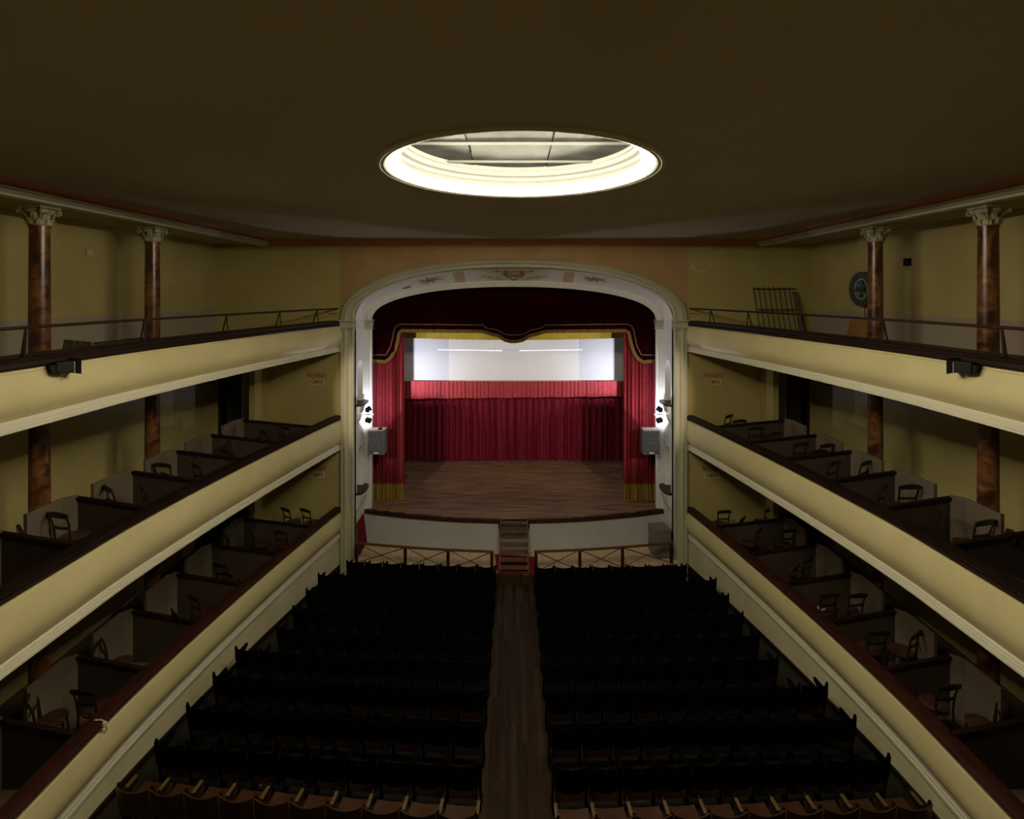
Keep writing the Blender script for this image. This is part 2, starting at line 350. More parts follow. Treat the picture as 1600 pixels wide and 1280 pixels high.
# ------------------------------------------------------------------ galleries
TIERS = [('top', 7.87, 7.06, 6.90, .16, .67), ('middle', 4.88, 4.00, 3.82, .13, .80), ('lowest', 1.98, 1.15, 1.01, .13, .68)]
def path():
    ys = [-2.5, 2, 5, 7, 8.5] + [8.5+ (DP-8.5)*i/24 for i in range(1, 25)]
    out = []
    for y in ys:
        dx = (px_(y+.05)-px_(y-.05))/.1; n = Vector((1, -dx)).normalized()   # outward-pointing plan normal
        out.append((y, px_(y), n))
    return out
PATH = path()
def sweep(prof, s, y_end=None):
    q = MB(); rows = []
    for y, x, n in PATH:
        rows.append([(s*(x - u*n.x), min(y - u*n.y*1.0, DP), z) for u, z in prof])
    rows[-1] = [(s*(px_(DP) - u), DP, z) for u, z in prof]
    q.grid(rows, closed=True); return q
for tn, zt, zf, zb, rh, ch in TIERS:
    for s in (-1, 1):
        n = SIDE[s]
        t = thing('balcony_parapet', (0,0,0), 'long cream %s balcony parapet with dark wood rail on the %s side of the hall' % (tn, n), 'balcony', 'balcony parapets')
        a, b = zt-rh, zt-rh-ch; h_ = ch
        prof = [(-.04,a),(0,a),(.005,a-.04),(.03,a-.05),(.058,a-.2*h_),(.088,a-.4*h_),(.098,a-.55*h_),(.088,a-.68*h_),(.055,a-.80*h_),(.005,a-.91*h_),(-.05,b),(-.16,b),(-.16,a)]
        sweep(prof, s).build('front_panel', M['parapet'], t, smooth=True)
        d = a-ch-zb
        e = -.03 if tn == 'lowest' else 0
        prof = [(-.10,b+.012),(-.03+e,b+.012),(-.012+e,b-.01),(-.010+e,b-.33*d),(.010+e,b-.36*d),(.012+e,b-.66*d),(.034+e,b-.69*d),(.036+e,b-.97*d),(.02+e,zb),(-.18,zb),(-.18,b)]
        sweep(prof, s).build('moulding', M['white'], t)
        if tn == 'top': prof = [(.03,a),(.045,a+.03),(.03,a+.09),(.05,a+.1),(.055,a+.14),(.03,zt),(-.36,zt),(-.38,zt-.03),(-.38,a),(-.05,a)]
        else: prof = [(.02,a),(.04,a+.02),(.05,a+.05),(.03,a+.07),(.055,a+.085),(.06,a+.11),(.03,zt),(-.20,zt),(-.22,zt-.03),(-.22,a)]
        sweep(prof, s).build('wood_rail', M['wood'] if tn != 'lowest' else M['woodred'], t, smooth=True)
        # gallery floor slab
        q = MB(); rows = []
        for y, x, nn in PATH:
            rows.append([(s*(x+.10), y, zb+.02), (s*(x+.10), y, zf), (s*XW, y, zf), (s*XW, y, zb+.02)])
        q.grid(rows, closed=True); struct(q.build('floor_%s_%s' % (tn, n), M['tierfloor']))
        # underside plaster
        q = MB(); q.grid([[(s*(x+.12), y, zb+.012), (s*XW, y, zb+.012)] for y, x, nn in PATH]); struct(q.build('ceiling_under_%s_%s' % (tn, n), M['yellow']))
# iron handrail on the top parapet
for s in (-1, 1):
    t = thing('iron_handrail', (0,0,0), 'thin dark iron handrail on struts above the top balcony parapet, %s side' % SIDE[s], 'railing', 'iron handrails')
    ys = [4+ (DP-4)*i/40 for i in range(41)]
    MB().tube([(s*(px_(y)+.10), y, 8.25) for y in ys], .024, 8).build('rail', M['iron'], t, smooth=True)
    MB().tube([(s*(px_(y)+.10), y, 8.10+.0*y) for y in (16.0, 16.59)], .008, 5).build('lower_bar', M['iron'], t)
    for y in (5.2, 7.12, 9.35, 11.6, 13.6, 15.4):
        x = px_(y)
        q = MB(); q.tube([(s*(x+.10), y, 8.25), (s*(x+.03), y-.10, 7.87)], .016, 5); q.tube([(s*(x+.10), y, 8.25), (s*(x+.25), y+.10, 7.87)], .016, 5)
        q.box(min(s*(x+.0),s*(x+.06)), max(s*(x+.0),s*(x+.06)), y-.13, y-.07, 7.865, 7.88)
        q.build('strut', M['iron'], t)

# columns
def column(x, y, z0, z1, s, tn, which, capital):
    lab = 'brown marbled column of the %s balcony, %s side, %s the stage' % (tn, SIDE[s], which)
    t = thing('column', (x, y, z0), lab, 'column', 'marbled columns')
    hc = .34 if capital else .16; h_ = z1-z0
    MB().lathe([(.0,.0),(.155,0),(.152,.1),(.148,h_*.5),(.14,h_-hc-.03),(.155,h_-hc-.03),(.155,h_-hc)], 24).build('shaft', M['marble'], t, smooth=True)
    q = MB()
    if capital:
        zc = h_-hc
        q.lathe([(.14,zc),(.16,zc+.02),(.15,zc+.05),(.17,zc+.18),(.22,zc+.28),(.20,zc+.29)], 20)
        for ring, (k0, zz, rr, hh) in enumerate(((0, zc+.02, .155, .13), (.5, zc+.09, .17, .16))):
            for k in range(8):
                an = 2*PI*(k+k0)/8; ca, sa = math.cos(an), math.sin(an); rows = []
                for i in range(6):
                    u = i/5; rad = rr+.015+.075*u**2.5; wz = zz+hh*(u if u < .85 else .85-(u-.85)*1.2); wd = .055*(1-.55*u**2)
                    rows.append([(ca*rad - sa*e*wd, sa*rad + ca*e*wd, wz) for e in (-1, -.4, 0, .4, 1)])
                    rows[-1][2] = (ca*(rad+.012), sa*(rad+.012), wz)
                q.grid(rows)
        for k in range(4):
            an = PI/4+k*PI/2; ca, sa = math.cos(an), math.sin(an)
            pts = []
            for i in range(14):
                th = i/13*2.6*PI; r_ = .055*(1-i/16)
                pts.append((ca*(.235+r_*math.sin(th)), sa*(.235+r_*math.sin(th)), zc+.235+r_*math.cos(th)))
            q.tube([(ca*.16, sa*.16, zc+.12), (ca*.2, sa*.2, zc+.24)]+pts, .018, 5)
        q.box(-.20,.20,-.20,.20,h_-.045,h_)
        q.build('capital', M['capital'], t, smooth=True)
    else:
        zc = h_-hc
        q.lathe([(.14,zc),(.165,zc+.02),(.17,zc+.08),(.185,zc+.12),(.185,hc+zc)], 20); q.box(-.19,.19,-.19,.19,h_-.03,h_)
        q.build('capital', M['capital'], t, smooth=True)
M['capital'] = mat('capital_plaster', (.52,.48,.30), .7, (.26,.23,.13), 12)
for s in (-1, 1):
    for y, which in ((9.04, 'farther from'), (11.86, 'nearer to')):
        column(s*8.17, y, 7.06, CEIL-.225, s, 'top', which, True)
        column(s*8.17, y, 4.00, 6.91, s, 'middle', which, False)
        column(s*8.17, y, 1.15, 3.83, s, 'lowest', which, False)

# box partitions
PART_Y = [15.2, 13.6, 12.2, 10.78, 9.42, 8.02, 6.6]
ORD = ['first', 'second', 'third', 'fourth', 'fifth', 'sixth', 'seventh', 'eighth', 'ninth', 'tenth']
for ti, (tn, zt, zf, zb, rh, ch) in enumerate(TIERS[1:]):
    for s in (-1, 1):
        for k, y in enumerate(PART_Y):
            t = thing('box_partition', (s*8.0, y, zf), '%s low box partition from the stage in the %s balcony, %s side, dark top rail' % (ORD[k], tn, SIDE[s]), 'partition', 'box partitions')
            xi = px_(y)+.16; L_ = 8.0-xi; z0, z1 = 1.02, zt-zf-.05
            # panel perpendicular to the hall axis (local x points inwards = -s)
            q = MB(); q.poly([(0-s*.18,-.02,0),(-s*L_,-.02,0),(-s*L_,-.02,z1),(-s*.18,-.02,z0)], (0,.04,0)); q.build('panel', M['partition'], t)
            q = MB(); q.poly([(-s*.10,-.04,z0+.005),(-s*(L_+.02),-.04,z1),(-s*(L_+.02),-.04,z1+.055),(-s*.10,-.04,z0+.06)], (0,.08,0)); q.build('rail', M['wood'], t)
            pl = [(-.18,0),(-.02,-.16),(-.02,-.82)]
            q = MB()
            for (a0, b0), (a1, b1) in zip(pl, pl[1:]):
                d = Vector((s*a1-s*a0, b1-b0, 0)); nn = Vector((-d.y, d.x, 0)).normalized()*.02
                p0, p1 = Vector((s*a0, b0, 0)), Vector((s*a1, b1, 0))
                q.poly([p0-nn, p1-nn, p1+nn, p0+nn], (0,0,1.10))
            q.build('back_panel', M['stub'], t)
            MB().box(min(s*.01,-s*.05), max(s*.01,-s*.05), -.85, -.82, 0, 1.11).build('end_post', M['stub'], t)
# bentwood chairs
def make_chair():
    t = thing('bentwood_chair', (0,0,0), 'x', 'chair', 'bentwood chairs in the boxes')
    q = MB(); q.lathe([(0,.43),(.19,.43),(.205,.44),(.205,.46),(.19,.47),(0,.468)], 16)
    q.v = [(x, y*.98, z) for x, y, z in q.v]; q.build('seat', M['chairseat'], t, smooth=True)
    for sx in (-1, 1):
        MB().tube([(sx*.15,.14,.44),(sx*.165,.16,.2),(sx*.17,.18,0)], [.02,.017,.014], 6).build('leg', M['chair'], t, smooth=True)
        MB().tube([(sx*.17,-.24,0),(sx*.16,-.18,.3),(sx*.16,-.17,.47),(sx*.17,-.20,.72),(sx*.185,-.25,.90)], [.015,.018,.019,.017,.015], 6).build('leg', M['chair'], t, smooth=True)
    # broad curved crest rail and mid rail
    q = MB(); rows = []
    for i in range(9):
        u = i/4-1; x = u*.215; y = -.25-.035*(1-u*u); zc = .885+.03*(1-u*u); hh = .045-.012*u*u
        rows.append([(x, y-.012, zc-hh), (x, y+.012, zc-hh), (x, y+.006, zc+hh), (x, y-.020, zc+hh)])
    q.grid(rows, closed=True); q.add(rows[0], [(0,1,2,3)]); q.add(rows[-1], [(0,1,2,3)]); q.build('top_rail', M['chair'], t, smooth=True)
    q = MB(); rows = []
    for i in range(7):
        u = i/3-1; x = u*.165; y = -.20-.02*(1-u*u)
        rows.append([(x, y-.008, .655), (x, y+.008, .655), (x, y+.008, .695), (x, y-.008, .695)])
    q.grid(rows, closed=True); q.build('back_rail', M['chair'], t, smooth=True)
    q = MB(); q.tube([(.145*math.cos(a*PI/6), .15*math.sin(a*PI/6)-.01, .24) for a in range(13)], .010, 5, cap=False); q.build('stretcher', M['chair'], t, smooth=True)
    return t
CH = {('middle',-1): [(48,811),(100,801),(171,759),(128,777),(240,723),(238,757),(277,740),(325,724),(323,708),(383,690),(368,700),(452,666),(436,674),(422,682)],
      ('middle',1): [(1128,650),(1145,656),(1169,665),(1197,675),(1245,688),(1264,700),(1284,691),(1282,718),(1345,720),(1372,752),(1425,755),(1490,797),(1553,804),(1590,826),(1572,858)],
      ('lowest',-1): [(458,789),(488,794),(400,827),(448,827),(368,832),(358,877),(408,890),(316,930),(284,962),(188,1000),(78,1079),(140,1068)],
      ('lowest',1): [(1125,796),(1145,808),(1197,792),(1169,823),(1222,824),(1244,866),(1226,881),(1286,922),(1323,922),(1381,978),(1430,980),(1470,1062),(1555,1085)]}
proto = make_chair(); used = False
proto.scale = (1.06,1.06,1.06)
for (tn, s), lst in CH.items():
    zf = 4.0 if tn == 'middle' else 1.15
    boxes = {}
    for i, (cx, cy) in enumerate(lst):
        ztop = zf+.93; Y = F*(H-ztop)/(cy-CY); X = abs(cx-CX)*Y/F
        if Y > 16.3: X *= 16.3/Y; Y = 16.3
        for py in PART_Y:
            if abs(Y-py) < .32: Y = py+.32*(1 if Y >= py else -1); break
        X = min(max(X, px_(Y)+.42), 7.72)
        bi = sum(1 for py in PART_Y if py > Y)
        boxes.setdefault(bi, []).append([X, Y, i])
    for bi, cs in boxes.items():
        cs.sort()
        ylo = max([py for py in PART_Y if py < cs[0][1]], default=5.2)+.28; yhi = min([py for py in PART_Y if py > cs[0][1]], default=16.6)-.26
        for _ in range(60):                         # keep chairs of one box apart
            for a in range(len(cs)):
                for b in range(a):
                    dx, dy = cs[a][0]-cs[b][0], cs[a][1]-cs[b][1]; d = math.hypot(dx, dy) or .01
                    if d < .60:
                        e = (.61-d)/2
                        for q_, sg in ((cs[a],1),(cs[b],-1)): q_[0] += sg*e*dx/d+.002*sg; q_[1] += sg*e*dy/d
            for c_ in cs: c_[1] = min(max(c_[1], ylo), yhi); c_[0] = min(max(c_[0], px_(c_[1])+.50), 7.68)
        cs.sort()
        names = {1: ['alone in view'], 2: ['nearer the parapet','nearer the back wall'], 3: ['nearest the parapet','between two chairs','nearest the back wall'],
                 4: ['nearest the parapet','second from parapet','third from parapet','nearest the back wall']}[len(cs)]
        for (X, Y, i), nm in zip(cs, names):
            rr = random.Random(i*13+bi+(5 if s > 0 else 0)+(50 if tn == 'lowest' else 0))
            rz = s*(.55+rr.uniform(-.5,.55))
            lab = 'dark wooden chair, %s box from stage, %s %s balcony, %s' % (ORD[bi], SIDE[s], tn, nm)
            if not used: proto.location = (s*X, Y, zf+.005); proto.rotation_euler = (0,0,rz); proto['label'] = lab; used = True
            else: dup(proto, (s*X, Y, zf+.005), rz, lab)

# ------------------------------------------------------------------ proscenium
pros = struct(bpy.data.objects.new('wall_proscenium', None)); C.objects.link(pros)
def arch_path(a, b, z0, n, zbot, N=64):
    pts = [(-a, zbot)] + [sup(a, b, z0, n, i/N) for i in range(N+1)] + [(a, zbot)]
    return pts
base = arch_path(5.47, 1.94, 7.87, 2.25, -.1)
def offset_pt(i, d):
    p = Vector(base[i]); a = Vector(base[max(i-1,0)]); b = Vector(base[min(i+1,len(base)-1)])
    if i in (0, 1): t = Vector((0,1))
    elif i in (len(base)-1, len(base)-2): t = Vector((0,-1))
    else: t = (b-a).normalized()
    return p + Vector((t.y, -t.x))*d*(1-.38*math.sin(PI*min(max((i-1)/(len(base)-3),0),1))**.8)
prof = [(0,DP),(0,DP-.10),(.05,DP-.14),(.09,DP-.10),(.11,DP-.10),(.14,DP-.16),(.19,DP-.17),(.24,DP-.13),(.26,DP-.08),(.34,DP-.08),(.37,DP-.11),(.41,DP-.11),(.43,DP-.07),(.43,DP+.15)]
q = MB(); q.grid([[(*offset_pt(i, d),) and (offset_pt(i,d).x, y, offset_pt(i,d).y) for d, y in prof] for i in range(len(base))])
q.build('archivolt', M['pros'], pros, smooth=True)
YI = 17.75
def soffit(t, v):                                    # painted soffit surface
    a, b = arch_f(t), arch_i(t)
    bul = .03*math.sin(PI*v)
    return Vector((a[0]*(1-v)+b[0]*v, DP+.08+(YI-DP-.08)*v, a[1]*(1-v)+b[1]*v+bul*abs(math.sin(PI*t))**.5))
q = MB(); q.grid([[soffit(i/64, v/8) for v in range(9)] for i in range(65)]); q.build('soffit', M['lilac'], pros, smooth=True)
# inner frame
q = MB(); A = arch_path(5.06, 1.31, 7.85, 2.2, .3); B = arch_path(4.86, 1.16, 7.83, 2.2, .3); B2 = arch_path(4.82, 1.12, 7.83, 2.2, .3)
q.grid([[(a[0],YI,a[1]), (a[0],YI-.03,a[1]), (a[0]*.6+b[0]*.4,YI-.03,a[1]*.6+b[1]*.4),(a[0]*.5+b[0]*.5,YI,a[1]*.5+b[1]*.5), (b[0],YI,b[1]), (c[0],YI+.04,c[1]), (b[0],YI+.3,b[1])] for a, b, c in zip(A, B, B2)])
q.build('inner_frame', M['reveal'], pros, smooth=True)
q = MB()
for s in (-1, 1):
    for zc, h_, e in ((7.87,.05,.06),(7.80,.05,.03),(7.72,.14,.01),(7.60,.03,.045)):
        q.box(min(s*(5.50),s*(5.03)), max(s*5.50,s*5.03), DP-.16-e, DP+.1, zc-h_/2, zc+h_/2)
        q.box(min(s*(5.06),s*(4.84-e*.6)), max(s*5.06,s*(4.84-e*.6)), YI-.03-e, YI+.32, zc-h_/2-.06, zc+h_/2-.06)
q.build('capital_band', M['pros'], pros)
# side reveals with two arched niches each
for s in (-1, 1):
    def niche(z0, z1, y0=16.86, y1=17.50):
        r = (y1-y0)/2; c = (y0+y1)/2
        return [(y0,z0),(y1,z0),(y1,z1-r)]+[(c+r*math.cos(PI*k/12), z1-r+r*math.sin(PI*k/12)) for k in range(1,12)]+[(y0,z1-r)]
    nn = [(2.30,3.72),(5.12,6.55)]
    plate('reveal', M['reveal'], [[(DP,.2),(YI+.02,.2),(YI+.02,7.9),(DP,7.9)]]+[niche(a,b) for a,b in nn], .28, YZ(s*5.18), pros)
    MB().box(min(s*5.32,s*5.36), max(s*5.32,s*5.36), DP+.1, YI, 2, 6.8).build('niche_back', M['reveal'], pros)
    for z0, z1 in nn:
        q = MB()                                      # ledge: wooden sill on a curved corbel
        rows = []
        for u, z in ((.17,z0+.0),(.17,z0-.06),(.15,z0-.2),(.10,z0-.38),(.04,z0-.52),(0,z0-.56)):
            rows.append([(s*(5.04-u*f_), y, z) for y, f_ in ((16.74,0.0),(16.80,.7),(16.95,1),(17.18,1.05),(17.40,1),(17.55,.7),(17.62,0))])
        q.grid(rows); q.build('corbel', M['reveal'], pros, smooth=True)
        q = MB(); pl = [(16.70,0.0),(16.76,.16),(16.93,.22),(17.18,.23),(17.42,.22),(17.60,.16),(17.66,0),(17.66,-.2),(16.70,-.2)]
        q.poly([(s*(5.04-u), y, z0) for y, u in pl], (0,0,.05)); q.build('sill', M['woodred'], pros)
# painted ornaments on the soffit
def on_soffit(x, v, lift=.012):
    lo, hi = 0.0, 1.0
    for _ in range(30):
        m = (lo+hi)/2
        if soffit(m, v).x < x: lo = m
        else: hi = m
    p = soffit(lo, v); return p + Vector((0,-.5,-.86))*lift
def ribbon(q, pts, wd):
    if max(abs(p[0]) for p in pts) < 1: pts = [(x*1.3, v) for x, v in pts]
    pts3 = []
    for i, (x, v) in enumerate(pts):
        a = Vector(pts[max(i-1,0)]); b = Vector(pts[min(i+1,len(pts)-1)]); d = (b-a); d = Vector((d.x, d.y*1.15)).normalized() if d.length else Vector((1,0))
        f_ = wd*1.35*(1-.6*abs(2*i/(len(pts)-1)-1)**2)
        pts3.append([on_soffit(x-d.y*f_, v+d.x*f_*.87), on_soffit(x+d.y*f_, v-d.x*f_*.87)])
    q.grid(pts3)
def spiral(cx, cv, r, turns, sgn, n=16):
    return [(cx+sgn*r*(1-i/n*.8)*math.cos(i/n*turns*2*PI), cv+.87*r*(1-i/n*.8)*math.sin(i/n*turns*2*PI)) for i in range(n+1)]
q = MB()
for sg in (-1, 1):     # lyre with crossed horns
    ribbon(q, [(sg*.05,.80),(sg*.16,.68),(sg*.24,.52),(sg*.20,.38),(sg*.14,.30),(sg*.22,.20),(sg*.26,.24)], .045)
    ribbon(q, [(-sg*.08,.74),(sg*.10,.50),(sg*.28,.32),(sg*.42,.22)], .022)
    ribbon(q, [(sg*.40,.30),(sg*.46,.20),(sg*.42,.12)], .03)
ribbon(q, [(-.22,.32),(0,.28),(.22,.32)], .03); ribbon(q, [(-.18,.56),(0,.62),(.18,.56)], .05); ribbon(q, [(-.1,.80),(0,.9),(.1,.80)], .05)
for k in range(3): ribbon(q, [(-.07+.07*k,.32),(-.07+.07*k,.58)], .010)
q.build('painted_lyre', M['gild'], pros)
q = MB()
for sg in (-1, 1):
    ribbon(q, spiral(sg*.62, .68, .10, 1.4, sg), .022); ribbon(q, spiral(sg*.40,.76,.10,1.2,-sg), .022); ribbon(q, spiral(sg*.78,.60,.07,1.3,sg), .018)
    ribbon(q, [(sg*.12,.84),(sg*.3,.86),(sg*.5,.80),(sg*.68,.80)], .020)
q.build('painted_scrolls', M['giltpale'], pros)
q = MB()
for c, v0 in ((-2.78,.52),(2.62,.48)):
    for k in range(7):
        a = k*2*PI/7; ribbon(q, [(c, v0),(c+.22*math.cos(a), v0+.16*math.sin(a)),(c+(.34 if k%2 else .46)*math.cos(a+.3), v0+.24*math.sin(a+.3))], .034)
ribbon(q, [(-3.7,.72),(-3.6,.70),(-3.5,.70),(-3.42,.72)], .07)
q.build('painted_sprig', M['gild'], pros)
for sg in (-1, 1):
    x0 = sg*1.78
    q = MB(); q.grid([[on_soffit(x0+e*.17+(.02*sg), v) for e in (-1,0,1)] for v in (.15,.4,.65,.92)])
    q.build('painted_panel', M['giltpale'], pros)
# cartouche tint over the arch
q = MB(); q.grid([[(x, DP-.006, z) for x in (-1.35, 1.75)] for z in (9.86, 10.21)]); q.build('painted_band', M['peachyellow'], pros)
q = MB(); q.tube([(5.9+.28*math.cos(a), DP-.005, 9.65+.22*math.sin(a)) for a in [PI*1.02+k*PI/14*1.1 for k in range(15)]], .03, 6)
q.v = [(x, DP-.004+(y-DP)*.1, z) for x, y, z in q.v]; q.build('painted_scroll_mark', M['pros'], pros)

# ------------------------------------------------------------------ stage
def sy(x): return 16.9+.76*(x/4.96)**2             # curved stage front
struct(MB().box(-7.5, 7.5, YI+.3, 24.4, ZS-.2, ZS).build('floor_stage', M['stagewood']))
n = 40
fr = [( -5.04+10.08*i/n) for i in range(n+1)]
q = MB(); q.grid([[(x, sy(x)+.02, ZS-.012), (x, YI+.32, ZS-.012)] for x in fr]); stf = struct(q.build('floor_apron', M['stagewood']))
q = MB(); rb = random.Random(11); y = 16.90
while y < 24.0:                                     # stage boards, joined: too narrow to pick apart
    y1 = y+.125; x = -7.0
    while x < 7.0:
        x1 = min(x+rb.uniform(1.6,3.6), 7.0); a, b = x, x1
        if y < YI+.3: a, b = max(a, -5.02), min(b, 5.02)
        if b > a:
            hh = .004+rb.random()*.006
            steps = max(1, int((b-a)/.4)) if y < 17.75 else 1
            for j in range(steps):
                xa, xb = a+(b-a)*j/steps, a+(b-a)*(j+1)/steps
                ya = max(y, sy(max(abs(xa),abs(xb)))+.01) if y < 17.75 else y
                if ya < y1-.02: q.box(xa+(.003 if j == 0 else 0), xb, ya+.003, y1-.003, ZS-.014, ZS+hh)
        x = x1
    y = y1
bd = q.build('stage_boards', M['stagewood'], stf, recalc=False); bd['kind'] = 'stuff'
struct(MB().box(-7.7, 7.7, 24.3, 24.5, 0, 13).build('wall_stage_back', M['doordark']))
for s in (-1, 1):
    struct(MB().box(min(s*7.5,s*7.7), max(s*7.5,s*7.7), DP+.25, 24.5, 0, 13).build('wall_stage_'+SIDE[s], M['doordark']))
struct(MB().box(-7.7, 7.7, DP+.2, 24.5, 12.9, 13).build('ceiling_stage', M['doordark']))
for s in (-1, 1):
    xs = [s*(.47+(5.03-.47)*i/20) for i in range(21)]
    t = thing('stage_front_panel', (0,0,0), 'pale grey curved stage front wall with brown nosing, %s of the steps' % SIDE[s], 'stage front')
    q = MB(); q.grid([[(x, sy(x)+.03, ZP-.1), (x, sy(x)+.03, ZS-.1), (x, sy(x)+.10, ZS-.1), (x, sy(x)+.10, ZP-.1)] for x in xs]); q.build('face', M['greywall'], t, smooth=True)
    q = MB(); q.grid([[(x, sy(x)-.03, ZS-.11), (x, sy(x)-.04, ZS-.06), (x, sy(x)-.02, ZS+.005), (x, sy(x)+.10, ZS+.008), (x, sy(x)+.10, ZS-.11)] for x in xs], closed=True); q.build('nosing', M['woodred'], t)
    MB().box(min(s*.44,s*.50), max(s*.44,s*.50), 16.84, 16.98, ZS-.28, ZS+.01).build('end_block', M['woodred'], t)
q = MB(); q.box(-.45,.45,16.93,17.0,ZP-.1,ZS-.1); q.build('recess_panel', M['greywall'], stf)
# orchestra platform
def fy(x): return 15.56+.50*(x/4.9)**2
xs = [-5.03+10.06*i/44 for i in range(45)]
q = MB(); q.grid([[(x, fy(x), ZP), (x, 17.9, ZP)] for x in xs]); pit = struct(q.build('floor_pit', M['pitwood']))
q = MB(); q.grid([[(x, fy(x), -.3), (x, fy(x)-.01, ZP+.006), (x, fy(x)+.09, ZP+.014)] for x in xs]); q.build('platform_edge', M['plank4'], pit)
q = MB(); x = -5.04; rb = random.Random(5)
while x < 5.02:
    h_ = .003+rb.random()*.005; w_ = .092
    y0 = fy(x+w_/2)+.0; q.add([(x,y0,ZP+h_),(x+w_-.006,y0,ZP+h_),(x+w_-.006,sy(x)+.03,ZP+h_),(x,sy(x)+.03,ZP+h_),(x,y0,ZP-.01),(x+w_-.006,y0,ZP-.01),(x+w_-.006,sy(x)+.03,ZP-.01),(x,sy(x)+.03,ZP-.01)],
          [(0,1,2,3),(0,4,5,1),(1,5,6,2),(3,2,6,7),(0,3,7,4)]); x += w_
bd = q.build('pit_boards', M['pitwood'], pit, recalc=False); bd['kind'] = 'stuff'
# steps up to the stage
t = thing('stage_steps', (0, 15.72, ZP), 'steep open wooden steps rising from the aisle to the stage', 'steps')
x0 = .43; run, rise = 1.17, ZS-ZP
for s in (-1, 1):
    q = MB(); q.poly([(s*x0-.02,-.02,0),(s*x0-.02,.10,0),(s*x0-.02,run+.02,rise-.05),(s*x0-.02,run,rise+.03),(s*x0-.02,run-.10,rise+.03)], (.04,0,0)); q.build('stringer', M['railwood'], t)
for k in range(7):
    f_ = (k+.35)/7; MB().box(-x0,x0, run*f_-.09, run*f_+.11, rise*f_-.03+.06, rise*f_+.06).build('tread', M['stepwood'], t)
tag(MB().box(-.72,.66,0,0.0,0,0) and (lambda q: q.add([(-.50,15.64,ZP+.012),(.62,15.66,ZP+.012),(.72,16.62,ZP+.012),(-.62,16.78,ZP+.012),(-.50,15.64,ZP+.009),(.62,15.66,ZP+.009),(.72,16.62,ZP+.009),(-.62,16.78,ZP+.009)],[(0,1,2,3),(4,5,6,7),(0,1,5,4),(1,2,6,5),(2,3,7,6),(3,0,4,7)]))(MB()).build('red_carpet', M['redcloth']), 'red carpet piece lying under the wooden stage steps', 'carpet')
# orchestra rail
def ry(x): return 15.66+.57*(abs(x)/4.9)**1.7
for s in (-1, 1):
    px = [.43, 1.36, 2.28, 3.2 if False else 3.28, 4.86] if False else [.66, 1.98, 3.30, 4.86]
    t = thing('orchestra_rail', (0,0,0), 'brown wooden orchestra rail with crossed braces, %s of the aisle' % SIDE[s], 'railing')
    zt = 1.04; xs = [.6+(4.92-.6)*i/20 for i in range(21)]
    q = MB(); q.grid([[(s*x, ry(x)-.035, zt-.05), (s*x, ry(x)+.035, zt-.05), (s*x, ry(x)+.035, zt), (s*x, ry(x)-.035, zt)] for x in xs], closed=True)
    q.add([(s*.6, ry(.6)+e, z) for e, z in ((-.035,zt-.05),(.035,zt-.05),(.035,zt),(-.035,zt))], [(0,1,2,3)]); q.build('top_rail', M['railwood'], t)
    for x in px: MB().box(s*x-.045, s*x+.045, ry(x)-.03, ry(x)+.03, ZP, zt-.045).build('post', M['woodred'], t)
    for a, b in zip(px, px[1:]):
        MB().tube([(s*(a+.03), ry(a), zt-.05), (s*(b-.03), ry(b), ZP+.03)], .016, 4).build('brace', M['railwood'], t)
        MB().tube([(s*(a+.03), ry(a)+.02, ZP+.03), (s*(b-.03), ry(b)+.02, zt-.05)], .016, 4).build('brace', M['railwood'], t)
# cabinet and red drape beside the reveals
t = thing('cabinet', (4.66, 16.80, ZP+.01), 'grey green wooden cabinet standing on the orchestra platform by the right pillar', 'cabinet', rz=.12)
MB().box(-.26,.26,-.3,.3,0.03,.84).build('body', M['cabinet'], t, bevel=.01)
MB().box(-.28,.28,-.32,.32,.84,.87).build('top', M['cabinet'], t); MB().box(-.22,.22,-.325,-.30,.07,.80).build('door', M['cabinet'], t); MB().box(-.24,.24,-.28,.28,0,.03).build('plinth', M['wood'], t)
def cloth(x_of, n, zrow, amp):
    pass
q = MB(); rows = []
for i in range(25):
    y = 16.72+.80*i/24; rows.append([(-5.0+.025*math.sin(i*1.3)+.02*k, y-.03*k*math.sin(i*.5), ZP+.02+(1.38-ZP)*(1-k/4)) for k in range(5)])
q.grid(rows); tag(q.build('red_drape', M['reddrape'], smooth=True), 'red cloth drape hanging against the left pillar below the stage', 'drape')

# ------------------------------------------------------------------ curtains
def folded(name, m, x0, x1, y, z0, z1, nf, amp, parent=None, seed=1, zb=None, res=8, top_flat=False, prof=None):
    r = random.Random(seed); N = nf*res; ph = [0]; 
    for i in range(N): ph.append(ph[-1]+2*PI/res*(.6+.8*r.random()) if i % res else ph[-1]+2*PI/res)
    am = [amp*(.5+.7*abs(math.sin(i*.13+seed))) for i in range(N+1)]
    rows = []
    for i in range(N+1):
        x = x0+(x1-x0)*i/N; o = am[i]*math.sin(ph[i]); o2 = o+amp*.3*math.sin(ph[i]*.5+1)
        zl = zb(x) if zb else z0
        zz = [z1, z1-(z1-zl)*.1, z1-(z1-zl)*.5, zl]
        rows.append([(x+.15*o*(k/3), y+(o*(.5+.5*k/3) if not top_flat else o*k/3)+(o2-o)*(k/3), z) for k, z in enumerate(zz)])
    q = MB(); q.grid(rows); return q.build(name, m, parent, smooth=True, recalc=False), [r_[3] for r_ in rows]
